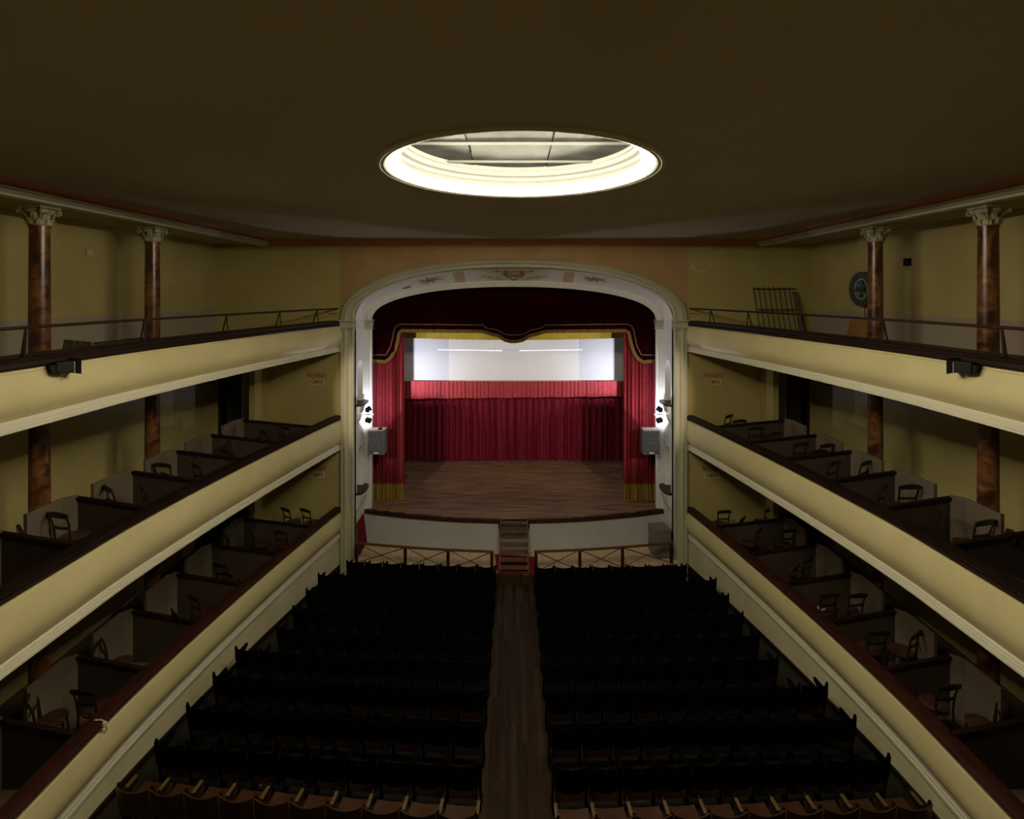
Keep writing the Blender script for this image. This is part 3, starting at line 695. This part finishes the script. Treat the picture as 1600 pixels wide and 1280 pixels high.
# side curtains with gold fringe
for s in (-1, 1):
    t = thing('side_curtain', (0,0,0), 'tall red side curtain with gold fringe hem at the %s of the stage opening' % SIDE[s], 'curtain')
    xa, xb = (s*5.15, s*3.86)
    _, hem = folded('cloth', M['redside'], xa, xb, 18.44, 2.02, 8.2, 10, .085, t, seed=4+s)
    q = MB(); q.grid([[(x, y-.012, z+.03), (x, y-.02, z-.2), (x+.004*math.sin(i*2.1), y-.03+.02*math.sin(i*1.1), ZS+.03+.02*math.sin(i*.7))] for i, (x, y, z) in enumerate(hem)])
    q.build('gold_fringe', M['gold'], t, smooth=True)
# dark main valance
BOT = [(579,566),(590,567),(602,568),(609,564),(614,559),(620,547),(624,534),(626,522),(629,519),(645,519.5),(700,520),(750,520.5),(757,521.5),(768,525),(778,527),(788,534),(797,536),(805,536.5)]
TRM = [(579,555),(604,554.5),(607,548),(611,541),(614,528),(616,516),(620,509),(627,506.5),(690,507.2),(754,508),(762,513.4),(776,515.3),(788,522),(797,523.5),(805,523.6)]
YV = 18.25
def interp(tab, x):
    x = 803-abs(x-803) if x > 803 else x
    x = min(max(x, tab[0][0]), 803)
    for (a, b), (c, d) in zip(tab, tab[1:]):
        if x <= c: return b+(d-b)*(x-a)/(c-a)
    return tab[-1][1]
toX = lambda px: (px-803)*YV/F
toZ = lambda py: H-(py-CY)*YV/F
t = thing('main_valance', (0,0,0), 'dark red velvet valance with scalloped gold fringed hem across the top of the stage', 'valance')
N = 260; rows = []
for i in range(N+1):
    x = -5.1+10.2*i/N; px0 = 803+x*F/YV; zb = toZ(interp(BOT, px0))+.10
    o = .025*math.sin(x*9)+.018*math.sin(x*23+1)
    rows.append([(x, YV+.0+o*.5, 9.4), (x, YV+o*.8, 8.6), (x, YV+o, zb+(8.6-zb)*.4), (x, YV+o, zb)])
q = MB(); q.grid(rows); q.build('cloth', M['velvet'], t, smooth=True, recalc=False)
def strip(tab, h0, h1, yo, m, name, wob=.0):
    q = MB(); rows = []
    pts = [(p[0], p[1]) for p in tab]+[(1606-p[0], p[1]) for p in tab[::-1] if p[0] < 803]
    dense = []
    for (a, b), (c, d) in zip(pts, pts[1:]):
        k = max(1, int(math.hypot(c-a, d-b)/2.2)); dense += [(a+(c-a)*j/k, b+(d-b)*j/k) for j in range(k)]
    dense.append(pts[-1])
    for i, (a, b) in enumerate(dense):
        p = Vector(dense[max(i-2,0)]); r = Vector(dense[min(i+2,len(dense)-1)]); d = (r-p).normalized(); nrm = Vector((-d.y, d.x))   # downwards in image
        x, z = toX(a), toZ(b); o = .025*math.sin(x*9)+.018*math.sin(x*23+1)
        rows.append([(x+nrm.x*-h, YV+o-yo-wob*(i % 2)*(1 if h < h1 else .3), z+nrm.y*h) for h in (h0, (h0+h1)/2, h1)])
    q.grid(rows); return q.build(name, m, t, smooth=True, recalc=False)
strip(BOT, .0, .115, .03, M['golddull'], 'gold_fringe', .012)
strip(TRM, -.012, .014, .03, M['braid'], 'braid')
# bright gold fringe behind, edge of a second valance
t = thing('inner_valance', (0,0,0), 'bright yellow fringed hem of the inner valance in front of the screen', 'valance')
YF = 19.5
hem = lambda x: H-((531.5-.0010*(x*F/YF/1)**2*.12)-CY)*YF/F
folded('cloth', M['redside'], -4.06, 4.09, YF+.05, 7.3, 8.6, 30, .02, t, seed=9)
q = MB(); rows = []; N = 400
for i in range(N+1):
    x = -4.06+8.15*i/N; zb = hem(x); o = .012*math.sin(i*1.9)+.02*math.sin(x*7)
    rows.append([(x, YF+o*.3, 7.42), (x, YF+o*.6, zb+.22), (x, YF+o, zb)])
q.grid(rows); q.build('fringe', M['goldbright'], t, smooth=True, recalc=False)
# back curtain, pelmet, screen
t = thing('back_curtain', (0,0,0), 'wide dark red pleated curtain closing the back of the stage', 'curtain')
folded('left_drape', M['red'], -5.6, -.02, 22.77, ZS+.03, 4.7, 21, .11, t, seed=21)
folded('right_drape', M['red'], .0, 5.6, 22.82, ZS+.03, 4.7, 21, .11, t, seed=33)
t = thing('screen_pelmet', (0,0,0), 'short bright red gathered pelmet below the white screen', 'pelmet')
folded('cloth', M['pelmet'], -5.2, 5.2, 22.5, 4.27, 4.98, 60, .028, t, seed=5, zb=lambda x: 4.27+.012*x+.012*math.sin(x*5))
MB().box(-5.2,5.2,22.52,22.56,4.93,4.97).build('batten', M['wood'], t)
t = thing('projection_screen', (0, 23.05, 4.5), 'large white projection screen hanging at the back of the stage', 'screen')
q = MB(); q.box(-5.3,5.3,0,.01,.3,4.6); q.build('cloth', M['screen'], t); MB().box(-5.4,5.4,-.01,.04,4.6,4.68).build('top_batten', M['wood'], t)
for s in (-1, 1):
    a, b = ((-3.22,-.50) if s < 0 else (.24, 2.88))
    t = thing('light_tube', ((a+b)/2, 22.2, 6.34), 'thin glowing light tube hanging before the screen, %s one' % SIDE[s], 'lamp', 'light tubes before the screen')
    h_ = (b-a)/2; MB().tube([(-h_,0,.02*s*-1),(h_,0,-.02*s*-1)], .014, 8).build('tube', M['tube'], t)
    for e in (-1, 1): MB().tube([(e*(h_+.04),0,.02*s*-e),(e*h_,0,.02*s*-e)], .018, 8).build('end_cap', M['screen'], t)
    q = MB(); q.tube([(-h_*.8,0,.02),(-h_*.8,.0,6.56)], .003, 4); q.tube([(h_*.8,0,.02),(h_*.8,.0,6.56)], .003, 4); q.build('wire', M['steel'], t)

def ropes(parent, xs, y, z):
    o = parent.location
    for x in xs: MB().tube([(x-o.x, y-o.y, z-o.z), (x-o.x, y-o.y, 12.9-o.z)], .008, 5).build('rope', M['black'], parent)
for o in list(C.objects):
    if o.name == 'main_valance':
        MB().tube([(-5.6, YV+.05, 9.42), (5.6, YV+.05, 9.42)], .03, 8).build('batten', M['wood'], o); ropes(o, (-4.5, 0, 4.5), YV+.05, 9.42)
    if o.name == 'inner_valance':
        MB().tube([(-4.3, YF+.05, 8.6), (4.3, YF+.05, 8.6)], .03, 8).build('batten', M['wood'], o); ropes(o, (-3.5, 0, 3.5), YF+.05, 8.6)
    if o.name == 'projection_screen': ropes(o, (-4.8, 0, 4.8), 23.07, 9.15)
    if o.name == 'screen_pelmet':
        for x in (-5.25, 5.25): MB().box(x-.04, x+.04, 22.5, 22.58, ZS, 4.98).build('post', M['wood'], o)

# ------------------------------------------------------------------ lamps and loudspeakers at the reveals
def lamp_can(q, c, d, r=.075, l=.16):
    c = Vector(c); d = Vector(d).normalized(); q.tube([c-d*l*.5, c-d*l*.3, c+d*l*.3, c+d*l*.5], [r*.6, r, r, r*1.15], 12)
for s in (-1, 1):
    t = thing('stage_lamp_bracket', (s*5.02, 17.1, 4.78), 'two small black stage lamps on a horizontal arm on the %s pillar' % SIDE[s], 'stage lamp')
    MB().tube([(0,0,0),(-s*.44,.06,0)], .014, 6).build('arm', M['black'], t)
    MB().box(-.02,.02,-.06,.06,-.06,.06).build('wall_plate', M['black'], t)
    for e in (1, -1):
        q = MB(); lamp_can(q, (-s*.27,-.03,e*.17), (-s*.45,.5,e*.30), .085, .17); q.cbox((-s*.27,-.03,e*.17),(.14,.13,.13)); o = q.build('lamp_head', M['black'], t)
        MB().tube([(-s*.27,0,0),(-s*.27,-.02,e*.1)], .012, 5).build('yoke', M['black'], t)
    q = MB(); q.tube([(-s*.1,.02,-.02),(-s*.16,.02,-.09),(-s*.22,.02,-.05),(-s*.27,.02,-.02)], .006, 5); q.build('cable', M['black'], t)
    q = MB(); q.lathe([(0,-.022),(.018,-.01),(.022,0),(.018,.01),(0,.022)], 8, (-s*.41,.03,0)); q.build('glowing_bulb', M['lens'], t)
    xc = s*4.55
    t = thing('loudspeaker', (xc, 17.50, 3.40), 'dark grey wall loudspeaker hung at the %s side of the stage opening' % SIDE[s], 'loudspeaker')
    MB().box(-.27,.27,-.17,.20,0,.80).build('cabinet', M['speakertrim'], t, bevel=.012)
    MB().box(-.245,.245,-.185,-.165,.03,.52).build('woofer_grille', M['speaker'], t, bevel=.006)
    MB().box(-.245,.245,-.185,-.165,.54,.77).build('horn_grille', M['speaker'], t, bevel=.006)
    MB().box(-.27,.27,-.16,.20,.80,.815).build('top_board', M['speakertop'], t)
    q = MB()
    q.add([(.16*math.cos(a*PI/12),-.192,.27+.16*math.sin(a*PI/12)) for a in range(24)]+[(.14*math.cos(a*PI/12),-.192,.27+.14*math.sin(a*PI/12)) for a in range(24)], [(k,(k+1)%24,24+(k+1)%24,24+k) for k in range(24)])
    q.build('woofer_ring', M['speakertrim'], t)
    MB().box(-.08,.08,-.192,-.184,.045,.075).build('badge', M['badge'], t)
    q = MB(); q.box(-.05,.05,.2,.50,.3,.5); q.build('mount', M['black'], t)
    if s < 0: tag(MB().box(-4.50,-4.38,17.35,17.47,4.218,4.27).build('small_device', M['black']), 'small black device lying on the left loudspeaker', 'device')
    # unseen lamps in the wings; barn door and flap added to cut their light
    t = thing('wing_spotlight', (s*4.40, 20.6, ZS), 'spotlight on a stand in the %s wing behind the side curtain' % SIDE[s], 'stage lamp')
    MB().tube([(s*.1,0,0),(s*.1,0,3.55)], .02, 8).build('stand', M['black'], t)
    for k in range(3): MB().tube([(s*.1,0,.5),(s*.1+.35*math.cos(k*2.1),.35*math.sin(k*2.1),.02)], .014, 5).build('leg', M['black'], t)
    q = MB(); q.box(-.01 if s > 0 else -.16,.16 if s > 0 else .01,-.15,.12,3.58,3.82); q.build('lamp_head', M['black'], t)
    q = MB(); q.poly([(s*.115,.10,3.3),(s*.0475,.55,3.3),(s*.0525,.55,3.3),(s*.12,.10,3.3)], (0,0,.8)); q.build('barn_door', M['black'], t)
    MB().box(min(-s*.01,s*.11), max(-s*.01,s*.11), .14, .255, 3.657, 3.661).build('lower_flap', M['black'], t)

# floodlights on the top parapets
for s in (-1, 1):
    t = thing('floodlight', (s*6.42, 7.42, 7.66), 'black floodlight clamped to the %s top balcony parapet' % SIDE[s], 'floodlight', rz=s*.43)
    MB().box(-.13,.13,-.10,.12,-.07,.09).build('housing', M['black'], t, bevel=.015)
    q = MB(); q.grid([[(-.13,.12,-.07),(.13,.12,-.07),(.13,.12,.09),(-.13,.12,.09)],[(-.17,.18,-.10),(.17,.18,-.10),(.17,.18,.12),(-.17,.18,.12)]], closed=True); q.build('hood', M['black'], t)
    q = MB(); q.box(s*.10-.02,s*.10+.02,-.12,.05,-.14,.10); q.tube([(s*.1,0,-.1),(s*.22,-.08,.05)], .015, 6); q.build('bracket', M['black'], t)
    MB().box(-.11,.11,-.135,-.10,-.05,.06).build('gear_box', M['black'], t)

# ------------------------------------------------------------------ round ceiling opening
ZD = 10.80
t = thing('ceiling_lantern', (DC[0], DC[1], CEIL), 'round white lit opening in the ceiling above the stalls', 'ceiling light')
MB().lathe([(DR+.09,.0),(DR+.09,-.02),(DR+.05,-.035),(DR+.02,-.02),(DR,-.03),(DR-.03,-.02),(DR-.03,.03)], 96).build('rim', M['white'], t, smooth=True)
MB().lathe([(DR-.01,.0),(DR-.01,.085),(DR-.21,.085),(DR-.21,.10),(DR-.03,.105),(DR-.04,.15),(DR-.07,.20),(DR-.12,.22),(DR-.14,.27),(DR-.20,.29),(DR-.22,.36),(DR-.24,.36),(DR-.24,.44)], 96).build('drum_wall', M['drum'], t, smooth=True)
for a, b in ((-1.9,-.75),(-.75,.45),(.45,1.9)):
    for c, d in ((-1.9,-.9),(-.9,.11),(.11,1.13),(1.13,1.9)):
        MB().box(a+.01, b-.01, c+.008, d-.008, .42+random.random()*.02, .46).build('foil_panel', M['foil'], t)
MB().box(-2,2,-2,2,.47,.50).build('cover', M['black'], t)
for y in (-1.95, -.92, .11, 1.13): MB().box(-1.7,1.7,y-.018,y+.018,.385,.42).build('bar', M['bar'], t)
MB().tube([(-.72,.10,.38),(-.69,.05,.26)], .006, 5).build('cord', M['black'], t)
nb = 30
q = MB(); q.lathe([(.02,.024),(.03,0),(.022,-.020),(0,-.028)], 8)
b0 = tag(q.build('light_bulb', M['bulb'], smooth=True), 'small glowing bulb', 'light bulb', 'bulbs around the rim of the ceiling opening')
q = MB(); q.lathe([(0,.005),(.05,.003),(.05,-.004),(.016,-.016),(0,-.016)], 10); cap = q.build('socket', M['steel'], b0)
b0.rotation_euler = (0,0,0)
for k in range(nb):
    a = 2*PI*(k+.5)/nb; o = b0 if k == 0 else b0.copy()
    if k: C.objects.link(o); c2 = cap.copy(); C.objects.link(c2); c2.parent = o
    else: c2 = cap
    o.location = (DC[0]+(DR-.09)*math.cos(a), DC[1]+(DR-.09)*math.sin(a), CEIL+.042); o.rotation_euler = (0,0,a); c2.location = (.0,0,.040)
    o['label'] = 'small glowing bulb fixed just inside the rim of the round ceiling opening'

# ------------------------------------------------------------------ signs
def text(body, size, m, parent, loc, bold=.0, sx=1):
    cu = bpy.data.curves.new('lettering', 'FONT'); cu.body = body; cu.size = size; cu.align_x = 'CENTER'; cu.align_y = 'CENTER'; cu.extrude = .002; cu.offset = bold; cu.space_character = 1.02
    tmp = bpy.data.objects.new('lettering', cu); C.objects.link(tmp); bpy.context.view_layer.update()
    me = bpy.data.meshes.new_from_object(tmp.evaluated_get(bpy.context.evaluated_depsgraph_get())); bpy.data.objects.remove(tmp)
    me.materials.clear(); me.materials.append(m)
    o = bpy.data.objects.new('lettering', me); C.objects.link(o); o.parent = parent; o.location = loc; o.rotation_euler = (PI/2,0,0); o.scale = (sx,1,1)
    return o
for cx, cy, s, tn in ((495,592,-1,'middle'),(1115,592,1,'middle'),(495,737,-1,'lowest'),(1112,738,1,'lowest')):
    p = P(cx, cy, DP-.02)
    t = thing('no_smoking_sign', p, 'no smoking notice in red letters on the end wall, %s balcony, %s side' % (tn, SIDE[s]), 'sign', 'no smoking notices')
    MB().box(-.25,.25,-.002,.012,-.20,-.005).build('sign_board', M['signwhite'], t)
    MB().box(-.31,.31,0,.012,-.005,.19).build('top_board', M['yellow'], t)
    text('PROHIBIDO', .19, M['signred'], t, (0,-.006,.10), .001, .58)
    text('FUMAR', .19, M['signred'], t, (0,-.006,-.10), .001, .66)

# ------------------------------------------------------------------ odds and ends in the top gallery
t = thing('iron_grille', (8.15, 16.45, 7.07), 'rusty iron window grille leaning on the end wall of the right top gallery', 'grille')
def lean(x, z): return (x, -.25+.32*z/1.9, z)
for k in range(8):
    x = -.60+1.12*k/7; MB().tube([lean(x+.12,.0), lean(x-.02,1.86)], .013, 5).build('bar', M['iron'], t)
for z in (.45, 1.15, 1.80): MB().tube([lean(-.62+(1.9-z)*.08, z), lean(.72+(1.9-z)*.05, z)], .015, 5).build('cross_bar', M['iron'], t)
t0 = MB(); t0.poly([(8.85,16.1,7.08),(9.02,16.1,7.08),(8.86,16.42,8.78),(8.74,16.42,8.80)], (0,.05,.0)); tag(t0.build('plank', M['mesh']), 'dark wooden plank leaning in the corner of the right top gallery', 'plank').name = 'leaning_plank'
t0 = MB(); t0.poly([(9.12,14.6,7.07),(9.12,13.35,7.07),(9.38,13.5,8.02),(9.38,14.65,7.98)], (.03,0,0)); tag(t0.build('tan_board', M['board']), 'tan wooden board leaning on the back wall of the right top gallery', 'board')
t = thing('extractor_fan', (9.40, 13.95, 8.84), 'round dark fan on the back wall of the right top gallery', 'fan')
ring = lambda r0, r1, d0, d1, n=32: MB().lathe([(r0,d0),(r1,d0),(r1,d1),(r0,d1)], n, closed=True)
def turnx(q): q.v = [(-z, x, y) for x, y, z in q.v]; return q
turnx(ring(.30,.46,0,.20)).build('shroud', M['fan'], t, smooth=True); turnx(ring(.24,.29,.03,.18)).build('inner_ring', M['fanblue'], t, smooth=True)
turnx(MB().lathe([(0,.1),(.08,.1),(.08,.17),(0,.19)], 16)).build('hub', M['fan'], t, smooth=True)
for k in range(5):
    a = k*2*PI/5; q = MB(); q.add([(-.16,.07*math.cos(a-.3),.07*math.sin(a-.3)),(-.2,.25*math.cos(a-.25),.25*math.sin(a-.25)),(-.14,.25*math.cos(a+.3),.25*math.sin(a+.3)),(-.14,.07*math.cos(a+.4),.07*math.sin(a+.4))], [(0,1,2,3)]); q.build('blade', M['fan'], t)
MB().tube([(-.02,.05,-.46),(-.03,.08,-.6),(-.03,.04,-.78)], .008, 5).build('cord', M['black'], t)
t0 = MB().box(9.36,9.43,12.45,12.62,9.38,9.56); tag(t0.build('air_vent', M['black']), 'small square black vent high on the right gallery wall', 'vent')
t0 = MB().box(-9.43,-9.39,11.55,11.72,9.55,9.70); tag(t0.build('switch_box', M['signwhite'], bevel=.01), 'small white wall box high on the left gallery wall', 'wall box')
t = thing('patterned_panel', (-7.05, 8.3, 7.07), 'dark patterned board leaning behind the left top parapet', 'board')
q = MB(); q.poly([(-.28,0,0),(.22,0,0),(.26,.16,.86),(-.20,.16,.90)], (0,.02,0)); q.build('panel', M['mesh'], t)
q = MB(); q.box(-.3,.28,-.02,0,0,.05); q.build('foot', M['wood'], t)
t0 = MB(); t0.poly([(-7.1,8.75,7.86),(-6.82,9.8,7.88),(-6.78,9.8,7.88),(-7.02,8.75,7.86)], (0,0,.03)); tag(t0.build('wooden_slat', M['wood']), 'loose wooden slat lying on the left top parapet', 'slat')

ch = [o for o in C.objects if o.name.startswith('bentwood_chair') and not o.parent and o.location.x > 0 and o.location.z < 2]
c0 = min(ch, key=lambda o: (o.location.x-7.07)**2+(o.location.y-11.6)**2)
p = c0.location+Vector((0,0,.502))
t = thing('paper_plate', p, 'white paper plate with a red cup left on a chair seat, right lowest balcony', 'plate')
MB().lathe([(0,.0),(.06,.0),(.085,.010),(.083,.014),(.06,.006),(0,.006)], 18).build('plate', M['speakertop'], t, smooth=True)
MB().lathe([(0,.007),(.026,.007),(.034,.085),(.031,.085),(.024,.012),(0,.012)], 12, (.02,.01,0)).build('cup', M['redcloth'], t, smooth=True)
y = 8.26; xr = px_(y)
q = MB(); q.lathe([(0,-.05),(.03,-.035),(.042,0),(.03,.035),(0,.05)], 10, (-(xr-.075), y, 1.93)); q.tube([(-(xr-.08),y,1.93),(-(xr-.09),y+.03,1.86),(-(xr-.08),y+.04,1.80)], .012, 6); q.tube([(-(xr-.07),y,1.97),(-(xr-.03),y,2.0),(-(xr+.08),y,1.995)], .012, 6)
tag(q.build('cloth_band', M['giltpale'], smooth=True), 'pale cloth band tied around the rail of the left lowest balcony', 'band')

# ------------------------------------------------------------------ stalls seats
SW = .54
def standard_bm(x, tall=.86):
    pts = [(.02,0),(.30,0),(.30,.03),(.20,.06),(.15,.30),(.20,.52),(.36,.60),(.38,.66),(.33,.665),(.12,.63),(.03,.70),(-.02,tall),(-.05,tall-.01),(-.045,.62),(.0,.42),(.05,.2),(.04,.05),(.0,.03)]
    return MB().poly([(x-.014, y, z) for y, z in pts], (.028,0,0))
def make_seat(kind, ends=()):
    dark = kind == 'black'
    t = thing('theatre_seat', (0,0,0), 'x', 'seat', 'stalls seats')
    mb, ms, mst, ma = (M['seatblack'], M['seatwood'], M['seatblack'], M['seatblack']) if dark else (M['seatbrown'], M['seatbrown'], M['wood'], M['armtan'])
    rows = []; n = 8; hw = SW/2-.016; scoop = .022 if dark else .040
    def back(u, z, off): return (u*hw, -.035+.035*(1-u*u)*-1*-1*.0 -.045*(1-u*u)+off-.06*(z-.42)/.44, z)
    front, rear = [], []
    for i in range(n+1):
        u = 2*i/n-1; zt = .862-scoop*(1-u*u); zb = .47-.055*(1-u*u)
        zz = [zb+(zt-zb)*k/3 for k in range(4)]
        front.append([back(u, z, .012) for z in zz]); rear.append([back(u, z, -.008) for z in zz])
    q = MB(); rows = [f+r[::-1] for f, r in zip(front, rear)]
    q.grid(rows, closed=True); q.add(rows[0], [tuple(range(8))]); q.add(rows[-1], [tuple(range(8))[::-1]])
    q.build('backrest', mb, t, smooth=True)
    # seat pan: tipped up in the black rows, folded down in the brown row
    q = MB(); rows = []
    for i in range(n+1):
        u = 2*i/n-1; x = u*(hw-.02); dip = .02*(1-u*u)
        if dark:
            prof = [(.02,.20),(.05,.19),(.145+dip,.50),(.155+dip,.56+dip),(.125+dip,.57+dip),(.10+dip,.50)]
        else:
            prof = [(.04,.43),(.04,.40),(.42,.42-dip),(.45,.44-dip),(.44,.465-dip),(.40,.46-dip)]
        rows.append([(x, y, z) for y, z in prof])
    q.grid(rows, closed=True); q.add(rows[0], [tuple(range(6))]); q.add(rows[-1], [tuple(range(6))[::-1]]); q.build('seat', ms, t, smooth=True)
    for s in (-1, 1) if ends else (-1,):
        if ends and s == 1 or not ends or s == -1:
            standard_bm(s*SW/2).build('side_frame', mst, t)
            MB().box(s*SW/2-.026, s*SW/2+.026, .10, .36 if dark else .31, .645, .672).build('armrest', ma, t, bevel=.006)
    if dark: MB().lathe([(0,-.004),(.007,-.004),(.007,.004),(0,.004)], 6, (0,-.152,.80)).build('bolt', M['steel'], t)
    return t
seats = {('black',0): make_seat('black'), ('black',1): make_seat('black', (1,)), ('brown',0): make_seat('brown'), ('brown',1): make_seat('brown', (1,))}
seen = set()
NL = [8,9,9,9,9,10,10,10,10,10]; NR = [8,9,9,9,9,9,10,10,10,10]
for r in range(10):
    Ya = 14.95-.832*r
    for s, cnt, x0 in ((-1, NL[r], .54), (1, NR[r], .62)):
        for k in range(cnt):
            xa = x0+SW*(k+.5); x = s*xa*.998
            c_ = .44 if s < 0 else .20; y = Ya+(.0 if s < 0 else -.05)+c_*((xa-x0)/5.4)**1.15; rz = s*c_*1.15/5.4*((xa-x0)/5.4)**.15
            # local standard sits at -x side: the seat with both standards is the one with the free +x end
            last = (k == 0) if s < 0 else (k == cnt-1)
            kind = 'brown' if r == 9 else 'black'; key = (kind, 1 if last else 0)
            row = ORD[r] if r < 9 else 'last'
            pos = ORD[k]+' seat from the aisle' if k else 'aisle seat'
            lab = ('black theatre seat, %s row from the stage, %s block, %s' if r < 9 else 'brown wooden theatre seat, %s row from the stage, %s block, %s') % (row, SIDE[s], pos)
            loc = (x, y, floor_z(y)+(.008 if True else 0))
            if key not in seen:
                o = seats[key]; o.location = loc; o.rotation_euler = (0,0,rz); o['label'] = lab; seen.add(key)
            else: dup(seats[key], loc, rz, lab)
